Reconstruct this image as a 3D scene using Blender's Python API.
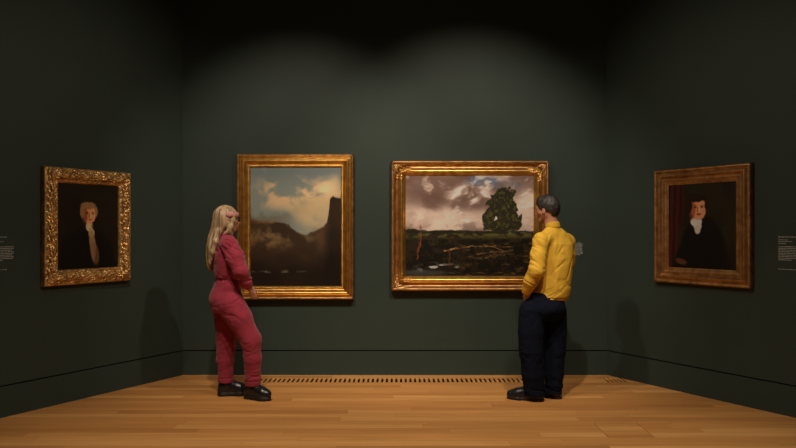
import bpy, math, random
import numpy as np
from mathutils import Vector
random.seed(4); np.random.seed(4)
for o in list(bpy.data.objects): bpy.data.objects.remove(o)
SC = bpy.context.scene
COL = SC.collection
F, CX, HY, CAMZ = 690.0, 398.0, 230.0, 1.51      # focal length in px, principal column, horizon row, eye height
BACK = CAMZ*F/145.0                               # distance of the back wall

# ---------------------------------------------------------------- camera, world, light, exposure
cam = bpy.data.objects.new('camera', bpy.data.cameras.new('camera')); COL.objects.link(cam)
cam.location = (0, 0, CAMZ); cam.rotation_euler = (math.pi/2, 0, 0)
cam.data.lens = F/796*36; cam.data.sensor_width = 36; cam.data.shift_y = 6/796
SC.camera = cam
w = bpy.data.worlds.new('world'); SC.world = w; w.use_nodes = True
w.node_tree.nodes['Background'].inputs[0].default_value = (0.9, 1.0, 1.05, 1)
w.node_tree.nodes['Background'].inputs[1].default_value = 0.005
SC.view_settings.view_transform = 'Standard'; SC.view_settings.look = 'None'
SC.view_settings.exposure = 0.0; SC.view_settings.gamma = 1.0
try: SC.view_settings.use_curve_mapping = False
except Exception: pass

def spot(name, loc, aim, power, cone, blend=0.6, size=0.05, col=(1.0, 0.85, 0.68)):
    l = bpy.data.lights.new(name, 'SPOT'); o = bpy.data.objects.new(name, l); COL.objects.link(o)
    l.energy = power; l.spot_size = math.radians(cone); l.spot_blend = blend; l.shadow_soft_size = size; l.color = col
    o.location = loc; o.rotation_euler = (Vector(aim)-Vector(loc)).to_track_quat('-Z', 'Y').to_euler()
    return o
def area(name, loc, aim, power, sx, sy, col):
    l = bpy.data.lights.new(name, 'AREA'); o = bpy.data.objects.new(name, l); COL.objects.link(o)
    l.energy = power; l.shape = 'RECTANGLE'; l.size = sx; l.size_y = sy; l.color = col
    o.location = loc; o.rotation_euler = (Vector(aim)-Vector(loc)).to_track_quat('-Z', 'Y').to_euler()
    return o
WARM = (1.0, 0.84, 0.64)
spot('track_spot', (-1.15, 4.05, 4.35), (-1.05, 7.18, 1.40), 255, 61, 0.75)
spot('track_spot', (0.75, 4.05, 4.35), (0.75, 7.18, 1.40), 330, 63, 0.75)
spot('track_spot', (1.46, 3.75, 4.62), (-2.9, 5.9, 1.45), 225, 56, 0.9, 0.08)
spot('track_spot', (-1.28, 4.0, 4.64), (2.9, 5.95, 1.45), 225, 56, 0.9, 0.08)
spot('floor_fill_spot', (-1.3, 3.4, 4.5), (-0.9, 4.6, 0.0), 330, 78, 0.9, 0.12)  # added pair of fill lights to brighten the floor, not gallery fittings
spot('floor_fill_spot', (1.3, 3.4, 4.5), (0.9, 4.6, 0.0), 330, 78, 0.9, 0.12)
area('overhead_fill', (0, 2.0, 4.5), (0, 4.5, 0), 10, 4.0, 2.0, (1.0, 0.86, 0.7))  # soft fill added overhead; the dark ceiling itself gives no light

# ---------------------------------------------------------------- helpers
def srgb(r, g, b):
    f = lambda c: (c/255/12.92) if c/255 <= .04045 else ((c/255+.055)/1.055)**2.4
    return (f(r), f(g), f(b), 1)
def at(px, py, Y):
    return np.array([(px-CX)/F*Y, Y, CAMZ-(py-HY)/F*Y])
def obj(name, verts, faces, mat, parent=None, smooth=False, loc=None):
    me = bpy.data.meshes.new(name)
    if isinstance(verts, np.ndarray):
        faces = np.asarray(faces, dtype=np.int32)
        me.vertices.add(len(verts)); me.vertices.foreach_set('co', verts.astype(np.float32).ravel())
        k = faces.shape[1]
        me.loops.add(faces.size); me.loops.foreach_set('vertex_index', faces.ravel())
        me.polygons.add(len(faces)); me.polygons.foreach_set('loop_start', np.arange(0, faces.size, k, dtype=np.int32))
        me.update(calc_edges=True); me.validate()
    else:
        me.from_pydata([tuple(v) for v in verts], [], faces); me.update()
    if mat: me.materials.append(mat)
    if smooth: me.polygons.foreach_set('use_smooth', [True]*len(me.polygons))
    o = bpy.data.objects.new(name, me); COL.objects.link(o)
    if parent: o.parent = parent
    if loc is not None: o.location = loc
    return o
def empty(name, label, cat, loc=(0, 0, 0), rz=0, group=None):
    o = bpy.data.objects.new(name, None); COL.objects.link(o)
    o.location = loc; o.rotation_euler = (0, 0, rz); o.empty_display_size = .1
    o['label'] = label; o['category'] = cat
    if group: o['group'] = group
    return o
class MB:
    def __init__(s): s.v = []; s.f = []
    def box(s, x0, x1, y0, y1, z0, z1):
        n = len(s.v)
        s.v += [(x0,y0,z0),(x1,y0,z0),(x1,y1,z0),(x0,y1,z0),(x0,y0,z1),(x1,y0,z1),(x1,y1,z1),(x0,y1,z1)]
        s.f += [tuple(n+i for i in q) for q in ((0,3,2,1),(4,5,6,7),(0,1,5,4),(1,2,6,5),(2,3,7,6),(3,0,4,7))]
        return s
    def prism(s, poly, z0, z1):
        n = len(s.v); k = len(poly)
        s.v += [(x,y,z0) for x,y in poly]+[(x,y,z1) for x,y in poly]
        s.f += [tuple(n+i for i in range(k))[::-1], tuple(n+k+i for i in range(k))]
        s.f += [(n+i, n+(i+1)%k, n+k+(i+1)%k, n+k+i) for i in range(k)]
        return s
    def build(s, name, mat, parent=None, **k): return obj(name, s.v, s.f, mat, parent, **k)

# numpy value noise
def _h(i, j, k):
    n = (i.astype(np.int64)*374761393 + j.astype(np.int64)*668265263 + k.astype(np.int64)*2147483647) & 0x7fffffff
    n = (n ^ (n >> 13))*1274126177 & 0x7fffffff
    return ((n ^ (n >> 16)) & 0xffff)/65535.0
def vnoise(P):
    P = np.asarray(P, dtype=np.float64); i = np.floor(P); f = P-i; f = f*f*(3-2*f); i = i.astype(np.int64)
    r = 0
    for a in (0, 1):
        for b in (0, 1):
            for c in (0, 1):
                wgt = (f[...,0] if a else 1-f[...,0])*(f[...,1] if b else 1-f[...,1])*(f[...,2] if c else 1-f[...,2])
                r = r+wgt*_h(i[...,0]+a, i[...,1]+b, i[...,2]+c)
    return r
def fbm(P, o=4, g=.5):
    P = np.asarray(P, dtype=np.float64); s = 0; a = 1; t = 0
    for k in range(o):
        s = s+a*vnoise(P*2**k+17.3*k); t += a; a *= g
    return s/t
def sm(x, a, b):
    t = np.clip((x-a)/(b-a), 0, 1); return t*t*(3-2*t)

# ---------------------------------------------------------------- materials
def nmat(name):
    m = bpy.data.materials.new(name); m.use_nodes = True
    return m, m.node_tree.nodes, m.node_tree.links, m.node_tree.nodes['Principled BSDF']
def pmat(name, base, rough=.6, metal=0, var=.15, scale=30, bump=.0, bscale=None, stretch=(1,1,1), spec=.5, sheen=0, coords='Object', dark=None):
    m, N, L, P = nmat(name)
    tc = N.new('ShaderNodeTexCoord'); mp = N.new('ShaderNodeMapping'); mp.inputs['Scale'].default_value = stretch
    L.new(tc.outputs[coords], mp.inputs[0])
    nz = N.new('ShaderNodeTexNoise'); nz.inputs['Scale'].default_value = scale; nz.inputs['Detail'].default_value = 4
    L.new(mp.outputs[0], nz.inputs['Vector'])
    cr = N.new('ShaderNodeValToRGB'); cr.color_ramp.elements[0].position = .3; cr.color_ramp.elements[1].position = .7
    d = dark if dark else tuple(c*(1-var) for c in base[:3])+(1,)
    u = base if dark else tuple(min(1, c*(1+var)) for c in base[:3])+(1,)
    cr.color_ramp.elements[0].color = d; cr.color_ramp.elements[1].color = u
    L.new(nz.outputs['Fac'], cr.inputs[0]); L.new(cr.outputs[0], P.inputs['Base Color'])
    P.inputs['Roughness'].default_value = rough; P.inputs['Metallic'].default_value = metal
    P.inputs['Specular IOR Level'].default_value = spec
    if sheen: P.inputs['Sheen Weight'].default_value = sheen
    if bump:
        n2 = N.new('ShaderNodeTexNoise'); n2.inputs['Scale'].default_value = bscale or scale; n2.inputs['Detail'].default_value = 3
        L.new(mp.outputs[0], n2.inputs['Vector'])
        b = N.new('ShaderNodeBump'); b.inputs['Strength'].default_value = bump; b.inputs['Distance'].default_value = .01
        L.new(n2.outputs['Fac'], b.inputs['Height']); L.new(b.outputs[0], P.inputs['Normal'])
    return m
M = {}
M['wall'] = pmat('green_wall_paint', (.0315, .0485, .039, 1), .62, var=.05, scale=3, bump=.03, bscale=300, spec=.3)
M['gap'] = pmat('shadow_gap_black', (.004, .004, .004, 1), .9, var=.1)
M['ceiling'] = pmat('dark_ceiling', (.02, .02, .02, 1), .9, var=.1)
M['duct'] = pmat('duct_black', (.006, .005, .004, 1), .9, var=.1)
M['gold'] = pmat('gilt', (.80, .47, .125, 1), .34, .9, scale=14, dark=(.50, .25, .055, 1), bump=.08, bscale=90)
M['gold_dull'] = pmat('aged_gilt', (.66, .38, .13, 1), .38, .85, scale=18, dark=(.30, .14, .045, 1), bump=.15, bscale=120)
M['gold_carved'] = pmat('carved_gilt', (.84, .52, .19, 1), .36, .7, scale=22, dark=(.33, .15, .05, 1), bump=.25, bscale=110)
M['brown_gilt'] = pmat('brown_gilt', (.56, .31, .115, 1), .40, .8, scale=16, dark=(.27, .12, .04, 1), bump=.12, bscale=100)
M['skin'] = pmat('skin', (.52, .27, .18, 1), .5, var=.08, scale=25, spec=.4)
M['skin_man'] = pmat('skin_tanned', (.42, .20, .12, 1), .5, var=.08, scale=25, spec=.4)
M['red'] = pmat('crimson_cotton', (.27, .023, .045, 1), .8, var=.12, scale=14, bump=.25, bscale=500, sheen=.15, spec=.25)
M['yellow'] = pmat('mustard_cotton', (.64, .375, .036, 1), .8, var=.06, scale=14, bump=.2, bscale=500, spec=.25)
M['navy'] = pmat('navy_twill', (.0045, .0065, .014, 1), .95, var=.15, scale=20, bump=.1, bscale=600, spec=.1)
M['leather'] = pmat('black_leather', (.008, .008, .010, 1), .32, var=.2, scale=40, bump=.1, bscale=80)
M['rubber'] = pmat('black_rubber', (.007, .007, .008, 1), .5, var=.2, scale=40)
M['blonde'] = pmat('blonde_hair', (.58, .40, .23, 1), .45, scale=16, dark=(.11, .058, .025, 1), stretch=(2.4, 2.4, .2), bump=.6, bscale=26)
M['darkhair'] = pmat('dark_hair', (.034, .026, .023, 1), .5, scale=60, dark=(.007, .005, .004, 1), stretch=(1, 1, .5), bump=.6, bscale=150)
M['band'] = pmat('dusty_pink_cloth', (.50, .24, .21, 1), .7, var=.15, scale=40)
M['glass_frame'] = pmat('dark_acetate', (.01, .008, .008, 1), .25, var=.1)
M['eye'] = pmat('eye_white', (.7, .68, .65, 1), .2, var=.02)
M['letter'] = pmat('pale_grey_lettering', (.5, .52, .5, 1), .7, var=.05)
M['metal'] = pmat('grey_metal', (.3, .3, .3, 1), .4, .9, var=.05)

def wood_mat():
    m, N, L, P = nmat('oak_strip_floor')
    tc = N.new('ShaderNodeTexCoord'); sep = N.new('ShaderNodeSeparateXYZ'); L.new(tc.outputs['Object'], sep.inputs[0])
    def math_(op, a, b=None, v=None):
        n = N.new('ShaderNodeMath'); n.operation = op; L.new(a, n.inputs[0])
        if b is not None: L.new(b, n.inputs[1])
        if v is not None: n.inputs[1].default_value = v
        return n.outputs[0]
    PW = .105
    row = math_('FLOOR', math_('DIVIDE', sep.outputs['Y'], v=PW))
    wn = N.new('ShaderNodeTexWhiteNoise'); wn.noise_dimensions = '1D'; L.new(row, wn.inputs['W'])
    off = math_('MULTIPLY', wn.outputs['Value'], v=9.7)
    xs = math_('ADD', math_('DIVIDE', sep.outputs['X'], v=1.9), off)
    colm = math_('FLOOR', xs)
    cmb = N.new('ShaderNodeCombineXYZ'); L.new(colm, cmb.inputs[0]); L.new(row, cmb.inputs[1])
    w2 = N.new('ShaderNodeTexWhiteNoise'); w2.noise_dimensions = '2D'; L.new(cmb.outputs[0], w2.inputs['Vector'])
    # grain
    mp = N.new('ShaderNodeMapping'); mp.inputs['Scale'].default_value = (1.6, 34, 1); L.new(tc.outputs['Object'], mp.inputs[0])
    add = N.new('ShaderNodeVectorMath'); add.operation = 'ADD'; L.new(mp.outputs[0], add.inputs[0]); L.new(w2.outputs['Color'], add.inputs[1])
    ml = N.new('ShaderNodeVectorMath'); ml.operation = 'MULTIPLY'; ml.inputs[1].default_value = (8, 8, 8); L.new(w2.outputs['Color'], ml.inputs[0]); L.new(ml.outputs[0], add.inputs[1])
    nz = N.new('ShaderNodeTexNoise'); nz.inputs['Scale'].default_value = 1.0; nz.inputs['Detail'].default_value = 5; L.new(add.outputs[0], nz.inputs['Vector'])
    cr = N.new('ShaderNodeValToRGB'); e = cr.color_ramp.elements
    e[0].position = 0; e[0].color = (.49, .215, .060, 1); e[1].position = 1; e[1].color = (.72, .37, .125, 1)
    k = cr.color_ramp.elements.new(.25); k.color = (.57, .26, .075, 1)
    k = cr.color_ramp.elements.new(.7); k.color = (.63, .30, .090, 1)
    L.new(w2.outputs['Value'], cr.inputs[0])
    g = N.new('ShaderNodeMapRange'); g.inputs[1].default_value = .3; g.inputs[2].default_value = .7; g.inputs[3].default_value = .82; g.inputs[4].default_value = 1.1
    L.new(nz.outputs['Fac'], g.inputs[0])
    # joints
    fy = math_('FRACT', math_('DIVIDE', sep.outputs['Y'], v=PW)); jy = math_('LESS_THAN', fy, v=.02)
    fx = math_('FRACT', xs); jx = math_('LESS_THAN', fx, v=.0016)
    j = math_('MAXIMUM', jy, jx)
    jf = math_('MULTIPLY', j, v=-.3); jf = math_('ADD', jf, v=1)
    fac = math_('MULTIPLY', g.outputs[0], jf)
    sc = N.new('ShaderNodeVectorMath'); sc.operation = 'SCALE'; L.new(cr.outputs[0], sc.inputs[0]); L.new(fac, sc.inputs['Scale'])
    L.new(sc.outputs[0], P.inputs['Base Color'])
    P.inputs['Roughness'].default_value = .42; P.inputs['Specular IOR Level'].default_value = .35
    b = N.new('ShaderNodeBump'); b.inputs['Strength'].default_value = .15; b.inputs['Distance'].default_value = .004
    L.new(nz.outputs['Fac'], b.inputs['Height']); L.new(b.outputs[0], P.inputs['Normal'])
    return m
M['wood'] = wood_mat()

# ---------------------------------------------------------------- room shell
LX, RX = (183-CX)/F*BACK, (607-CX)/F*BACK
la, ra = math.atan((795-CX)/F), math.atan((CX+30)/F)
class Wall:      # local x runs left to right along the wall, local -y points into the room
    def __init__(s, ox, oy, ang): s.o = np.array([ox, oy]); s.a = ang; s.T = np.array([math.cos(ang), math.sin(ang)]); s.N = np.array([math.sin(ang), -math.cos(ang)])
    def t(s, px, off=0):
        o = s.o+s.N*off; k = (px-CX)/F
        return (k*o[1]-o[0])/(s.T[0]-k*s.T[1])
    def pt(s, t, off=0): return s.o+s.T*t+s.N*off
    def z(s, px, py, off=0): return CAMZ-(py-HY)/F*s.pt(s.t(px, off), off)[1]
WB = Wall(0, BACK, 0)
WL = Wall(LX, BACK, math.pi/2-la)
WR = Wall(RX, BACK, -(math.pi/2-ra))
H, BH, G = 4.7, .248, .012
def structure(o, label=None):
    o['kind'] = 'structure'
    return o
def wall(name, W, t0, t1, side):
    def slab(nm, z0, z1, y0, y1, mat):
        m = MB().box(t0, t1, y0, y1, z0, z1); o = m.build(nm, mat)
        o.location = (W.o[0], W.o[1], 0); o.rotation_euler = (0, 0, W.a); return structure(o)
    slab('wall_'+side, BH+G, H, 0, .12, M['wall'])
    slab('trim_'+side, BH, BH+G, .022, .12, M['gap'])
    slab('baseboard_'+side, 0, BH, 0, .12, M['wall'])
wall('w', WB, LX, RX, 'back'); 
wall('w', WL, -8.6, 0, 'left'); wall('w', WR, 0, 8.6, 'right')
poly = [(-7.2, -1.2), (7.2, -1.2), (RX+.2, BACK+.25), (LX-.2, BACK+.25)]
structure(MB().prism(poly, H, H+.1).build('ceiling', M['ceiling']))
# floor: one surface with openings for the two grilles and the floor box
GY0, GY1 = 6.83, 7.065
hx0, hx1, hy0, hy1 = 1.53, 1.87, 5.02, 5.40
holes = [(-1.50, 1.42, GY0, GY1), (2.07, 2.29, GY0, GY1), (hx0, hx1, hy0, hy1)]
xs = sorted({-7.5, 7.5, *[h[0] for h in holes], *[h[1] for h in holes]}); ys = sorted({-1.2, BACK+.12, *[h[2] for h in holes], *[h[3] for h in holes]})
fm = MB()
for i in range(len(xs)-1):
    for j in range(len(ys)-1):
        cx, cy = (xs[i]+xs[i+1])/2, (ys[j]+ys[j+1])/2
        if any(a < cx < b and c < cy < d for a, b, c, d in holes): continue
        fm.box(xs[i], xs[i+1], ys[j], ys[j+1], -.03, 0)
structure(fm.build('floor', M['wood']))
structure(MB().box(-7.5, 7.5, -1.2, BACK+.12, -.2, -.16).build('floor', M['duct']))

def grille(x0, x1, label):
    t = empty('floor_grille', label, 'grille', ((x0+x1)/2, (GY0+GY1)/2, -.03), 0, None)
    ox, oy = (x0+x1)/2, (GY0+GY1)/2
    m = MB(); g = .003
    m.box(x0+g-ox, x1-g-ox, GY0+g-oy, GY0+.014-oy, .018, .03); m.box(x0+g-ox, x1-g-ox, GY1-.014-oy, GY1-g-oy, .018, .03)
    n = max(1, round((x1-x0)/.047)); p = (x1-x0-2*g)/n
    for i in range(n+1):
        c = x0+g+i*p-ox; a = max(c-.0125, x0+g-ox); b = min(c+.0125, x1-g-ox)
        m.box(a, b, GY0+.014-oy, GY1-.014-oy, .018, .03)
    fr = m.build('slotted_panel', M['wood'], t)
    m = MB().box(x0+.01-ox, x1-.01-ox, GY0+.01-oy, GY1-.01-oy, -.12, -.11)
    m.build('duct', M['duct'], t)
grille(holes[0][0], holes[0][1], 'long slotted oak floor grille along the foot of the back wall')
grille(holes[1][0], holes[1][1], 'short slotted oak floor grille in the right corner of the room')
hb = MB(); g = .004
hb.box(hx0+g-1.7, hx1-g-1.7, hy0+g-5.2, hy1-g-5.2, 0, .0295)
ht = empty('floor_hatch', 'square oak floor hatch let flush into the boards at lower right', 'hatch', (1.7, 5.2, -.03))
hb.build('lid', M['wood'], ht); MB().box(hx0-1.7-.01, hx1-1.7+.01, hy0-5.2-.01, hy1-5.2+.01, -.02, -.012).build('hatch_tray', M['duct'], ht)

# ---------------------------------------------------------------- pictures
def catmull(pts, n=4):
    P = np.array([pts[0]]+list(pts)+[pts[-1]], dtype=float); out = []
    for i in range(1, len(P)-2):
        for k in range(n):
            t = k/n; a, b, c, d = P[i-1], P[i], P[i+1], P[i+2]
            out.append(.5*((2*b)+(-a+c)*t+(2*a-5*b+4*c-d)*t*t+(-a+3*b-3*c+d)*t**3))
    out.append(P[-2]); return np.array(out)
def ring(name, rect, prof, mat, parent, orn=None, step=.006, n=4):
    """moulding swept round a rectangle with mitred corners; prof = (distance in from the edge, height off the wall)"""
    x0, x1, z0, z1 = rect; pr = catmull(prof, n); pr[:, 1] = np.maximum(pr[:, 1], .001)
    V = []; Q = []; base = 0
    for sd in range(4):
        ln = (x1-x0) if sd % 2 == 0 else (z1-z0); k = max(8, int(ln/step)); s = np.linspace(0, 1, k+1)
        d = pr[:, 0][None, :]; h = pr[:, 1][None, :]+0*s[:, None]
        L = (ln-2*d); u = d+s[:, None]*L                       # position along this side
        if orn is not None:
            c = np.minimum(u, ln-u)
            h = h+orn(u+sd*3.17, c, d+0*u, ln)
        if sd == 0: X = x0+u; Z = z0+d+0*u
        elif sd == 1: X = x1-d+0*u; Z = z0+u
        elif sd == 2: X = x1-u; Z = z1-d+0*u
        else: X = x0+d+0*u; Z = z1-u
        P = np.stack([X, -h, Z], -1); ni, nj = P.shape[:2]
        idx = base+np.arange(ni*nj).reshape(ni, nj)
        q = np.stack([idx[:-1, :-1], idx[1:, :-1], idx[1:, 1:], idx[:-1, 1:]], -1).reshape(-1, 4)
        V.append(P.reshape(-1, 3)); Q.append(q); base += ni*nj
    return obj(name, np.concatenate(V), np.concatenate(Q), mat, parent, smooth=True)
def canvas(rect, h, paint, parent, step=.004, name='canvas'):
    x0, x1, z0, z1 = rect; nx = int((x1-x0)/step); nz = int((z1-z0)/step)
    U, V = np.meshgrid(np.linspace(0, 1, nx), np.linspace(0, 1, nz), indexing='ij')
    asp = (x1-x0)/(z1-z0)
    C = paint(U, V, asp)                       # V measured from the top
    C = np.clip(C, 0, 255)/255.0
    lin = np.clip(np.where(C <= .04045, C/12.92, ((C+.055)/1.055)**2.4)**1.22*np.array([1.75, 1.9, 2.25]), 0, .82)
    P = np.stack([x0+U*(x1-x0), -h+0*U, z1-V*(z1-z0)], -1).reshape(-1, 3)
    idx = np.arange(nx*nz).reshape(nx, nz)
    q = np.stack([idx[:-1, 1:], idx[1:, 1:], idx[1:, :-1], idx[:-1, :-1]], -1).reshape(-1, 4)
    m, N, L, B = nmat('oil_paint'); at_ = N.new('ShaderNodeVertexColor'); at_.layer_name = 'paint'
    L.new(at_.outputs['Color'], B.inputs['Base Color']); B.inputs['Roughness'].default_value = .45; B.inputs['Specular IOR Level'].default_value = .3
    nz_ = N.new('ShaderNodeTexNoise'); nz_.inputs['Scale'].default_value = 120; b = N.new('ShaderNodeBump'); b.inputs['Strength'].default_value = .15; b.inputs['Distance'].default_value = .003
    tc = N.new('ShaderNodeTexCoord'); L.new(tc.outputs['Object'], nz_.inputs['Vector'])
    L.new(nz_.outputs['Fac'], b.inputs['Height']); L.new(b.outputs[0], B.inputs['Normal'])
    o = obj(name, P, q, m, parent)
    ca = o.data.color_attributes.new('paint', 'FLOAT_COLOR', 'POINT')
    ca.data.foreach_set('color', np.concatenate([lin.reshape(-1, 3), np.ones((nx*nz, 1))], 1).astype(np.float32).ravel())
    # stretcher behind the canvas
    MB().box(x0-.01, x1+.01, -h+.004, -h+.018, z0-.01, z1+.01).build('backing_board', M['gap'], parent)
    return o
def mix(C, col, m): return C*(1-m[..., None])+np.array(col, dtype=float)*m[..., None]
def ell(U, V, cx, cy, rx, ry, soft=.3, rot=0):
    x = (U-cx); y = (V-cy); c, s = math.cos(rot), math.sin(rot)
    r = np.sqrt(((x*c+y*s)/rx)**2+((-x*s+y*c)/ry)**2)
    return 1-sm(r, 1-soft/2, 1+soft/2)
def line(U, V, a, b, wd, asp=1):
    ax, ay = a[0]*asp, a[1]; bx, by = b[0]*asp, b[1]; x, y = U*asp, V
    t = np.clip(((x-ax)*(bx-ax)+(y-ay)*(by-ay))/((bx-ax)**2+(by-ay)**2), 0, 1)
    return 1-sm(np.hypot(x-ax-t*(bx-ax), y-ay-t*(by-ay)), wd*.5, wd*1.3)
def n2(U, V, asp, sx, sy, seed=0, o=5):
    return fbm(np.stack([U*asp*sx, V*sy, 0*U+seed*7.7], -1), o)

def paint_gorge(U, V, asp):
    wx = (n2(U, V, asp, 4, 4, 1)-.5)*.16; wy = (n2(U, V, asp, 4, 4, 2)-.5)*.16
    u, v = U+wx, V+wy
    C = np.zeros(U.shape+(3,))+np.array([128, 131, 118.])
    C = mix(C, (112, 118, 112), 1-sm(V, 0, .22))
    cl = n2(u, v, asp, 4.5, 6.0, 3)
    bank = ell(u, v, .55, .22, .52, .13, .9)
    C = mix(C, (192, 164, 124), np.clip(bank*sm(cl, .40, .58)*1.1, 0, 1))
    C = mix(C, (214, 186, 142), np.clip(ell(u, v, .68, .19, .22, .07, 1)*sm(cl, .45, .7), 0, 1))
    C = mix(C, (104, 96, 86), np.clip(sm(n2(u, v, asp, 5, 8, 5), .52, .72)*.8*sm(V, .02, .2), 0, 1))
    C = mix(C, (186, 162, 120), np.clip(ell(u, v, .72, .38, .26, .13, 1)*.85, 0, 1))
    C = mix(C, (150, 140, 122), np.clip(sm(n2(u, v, asp, 7, 9, 6), .55, .75)*.5, 0, 1))
    e = (n2(U, V, asp, 9, 9, 8, 6)-.5); ef = n2(U, V, asp, 40, 40, 18, 4)-.5
    tex = n2(U, V, asp, 12, 12, 9); t2 = n2(u, v, asp, 5, 5, 10)
    far = .36+.10*U+.03*np.sin(U*9+1)+e*.12
    C = mix(C, (112, 104, 88), np.clip(sm(V, far-.01, far+.03), 0, 1)*(1-sm(U+e*.3, .3, .55))*.8)
    near = np.interp(U+e*.10, [0, .12, .25, .4, .5, .62, .7, .8, .9, 1], [.415, .44, .43, .47, .52, .555, .54, .50, .30, .27])+e*.09+ef*.02
    near = np.where(U > .8, np.interp(U+e*.05+ef*.02, [.78, .835, .855, .87, .90, .93, 1], [.52, .47, .36, .27, .25, .26, .25])+e*.05+ef*.05, near)
    md = sm(V, near-.006, near+.014)
    G_ = np.zeros_like(C)+np.array([66, 50, 34.])
    G_ = mix(G_, (132, 106, 70), np.clip(ell(u, v, .16, .56, .36, .13, 1)*sm(tex, .35, .65), 0, 1))
    G_ = mix(G_, (110, 92, 64), np.clip(ell(u, v, .45, .56, .3, .06, 1)*sm(tex, .4, .6)*.8, 0, 1))
    G_ = mix(G_, (96, 72, 46), np.clip(sm(t2, .45, .65)*.7, 0, 1))
    G_ = mix(G_, (28, 20, 14), np.clip(sm(V, .62, .9)*.75+.5*sm(U, .78, .9), 0, .9))
    G_ = mix(G_, (100, 92, 78), np.clip(ell(U, V+e*.03, .3, .875, .32, .010, .8)*sm(n2(U, V, asp, 14, 40, 11), .4, .6), 0, 1))
    return C*(1-md[..., None])+G_*md[..., None]
def paint_meadow(U, V, asp):
    wx = (n2(U, V, asp, 3, 3, 21)-.5)*.2; wy = (n2(U, V, asp, 3, 3, 22)-.5)*.16
    u, v = U+wx, V+wy
    C = np.zeros(U.shape+(3,))+np.array([176, 158, 142.])
    cl = n2(u, v, asp, 3.2, 4.2, 23)
    C = mix(C, (116, 94, 82), np.clip(sm(cl, .40, .62)*(1-.75*sm(U, .5, 1)*sm(V, .1, .4)), 0, 1))
    C = mix(C, (104, 82, 70), np.clip(ell(u, v, .2, .12, .36, .2, 1)*.85, 0, 1))
    C = mix(C, (210, 196, 178), np.clip(ell(u, v, .5, .2, .16, .11, 1)*sm(n2(u, v, asp, 6, 7, 24), .4, .6), 0, 1))
    C = mix(C, (104, 116, 128), np.clip(ell(u, v, .66, .06, .22, .06, 1)*sm(n2(u, v, asp, 6, 8, 28), .35, .6), 0, 1))
    C = mix(C, (196, 178, 158), np.clip(ell(u, v, .4, .44, .5, .09, 1)*.7, 0, 1))
    C = mix(C, (205, 188, 165), np.clip(sm(n2(u, v, asp, 9, 10, 25), .6, .75)*.6, 0, 1))
    C = mix(C, (120, 102, 92), np.clip(sm(n2(u+v*.5, v, asp, 5, 14, 38), .52, .68)*.55, 0, 1)); C = mix(C, (214, 204, 190), np.clip(sm(n2(u+v*.4, v, asp, 7, 15, 39), .56, .72)*sm(U, .2, .5)*.6, 0, 1))
    C = mix(C, (196, 178, 160), np.clip(ell(u, v, .93, .3, .1, .2, 1)*.6, 0, 1))
    e = n2(U, V, asp, 26, 26, 26)-.5
    hz = .565+e*.03-.03*ell(U, V, .05, .54, .06, .2, 1)-.02*ell(U, V, .3, .54, .1, .2, 1)
    tex = n2(U, V, asp, 20, 34, 27); t3 = n2(U, V, asp, 55, 70, 29, 3)
    G_ = np.zeros_like(C)+np.array([50, 42, 27.])
    G_ = mix(G_, (98, 96, 54), np.clip(ell(U, V, .5, .6, .8, .035, .8)*sm(tex, .3, .6)*.9, 0, 1))
    G_ = mix(G_, (26, 26, 18), np.clip(sm(tex, .42, .6)*.9*sm(V, .58, .66), 0, 1))
    G_ = mix(G_, (30, 24, 17), np.clip(sm(V, .7, 1)*.6, 0, 1))
    G_ = mix(G_, (132, 104, 62), np.clip(sm(n2(U, V, asp, 16, 60, 35), .52, .68)*.55*sm(U, .35, .5)*sm(V, .62, .7), 0, 1)); G_ = mix(G_, (112, 84, 50), np.clip(sm(t3, .6, .78)*.4, 0, 1))
    G_ = mix(G_, (150, 148, 138), np.clip(ell(U, V, .27, .92, .16, .05, 1)*sm(n2(U, V, asp, 14, 34, 36), .46, .62), 0, 1))
    G_ = mix(G_, (90, 96, 96), np.clip(ell(U, V, .12, .965, .2, .03, 1)*.5, 0, 1))
    md = sm(V, hz-.006, hz+.008)
    C = C*(1-md[..., None])+G_*md[..., None]
    ridge = ell(U, V+e*.03, .4, .562, .7, .016, .6)
    C = mix(C, (44, 44, 28), np.clip(ridge*.85, 0, 1))
    # tree
    tr = np.maximum.reduce([ell(U, V, .77, .21, .075, .10, .9), ell(U, V, .73, .30, .085, .12, .9), ell(U, V, .81, .35, .06, .11, .9), ell(U, V, .81, .45, .085, .11, .8), ell(U, V, .65, .42, .05, .06, .9), ell(U, V, .74, .50, .12, .06, .8)])
    te = n2(U, V, asp, 26, 26, 31); tl = n2(U, V, asp, 8, 8, 33)
    tm = sm(tr+(te-.5)*1.5+(tl-.5)*.9, .32, .5)*sm(tr, .0, .06)
    C = mix(C, (48, 46, 30), tm*.95)
    C = mix(C, (96, 92, 52), tm*sm(n2(U, V, asp, 45, 45, 32, 3), .48, .68)*.8)
    C = mix(C, (60, 44, 30), line(U, V, (.74, .60), (.75, .36), .006, asp)*.7)
    # rails and stakes
    for a, b, wd, c in [((.30, .745), (.52, .70), .010, (150, 116, 76)), ((.52, .70), (.82, .705), .007, (128, 98, 60)), ((.34, .74), (.345, .90), .012, (84, 58, 38)),
                        ((.56, .78), (.84, .74), .006, (116, 90, 54)), ((.60, .68), (.80, .76), .005, (128, 98, 58)), ((.09, .84), (.13, .52), .008, (118, 66, 44)), ((.12, .50), (.09, .80), .005, (96, 60, 40)),
                        ((.46, .80), (.60, .84), .005, (96, 76, 48)), ((.62, .82), (.78, .78), .006, (108, 84, 50))]:
        C = mix(C, c, line(U+e*.03, V+e*.05, a, b, wd*.8, asp)*(.35+.6*sm(te, .35, .6)))
    return np.clip((C-95)*1.12+97, 8, 255)
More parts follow.
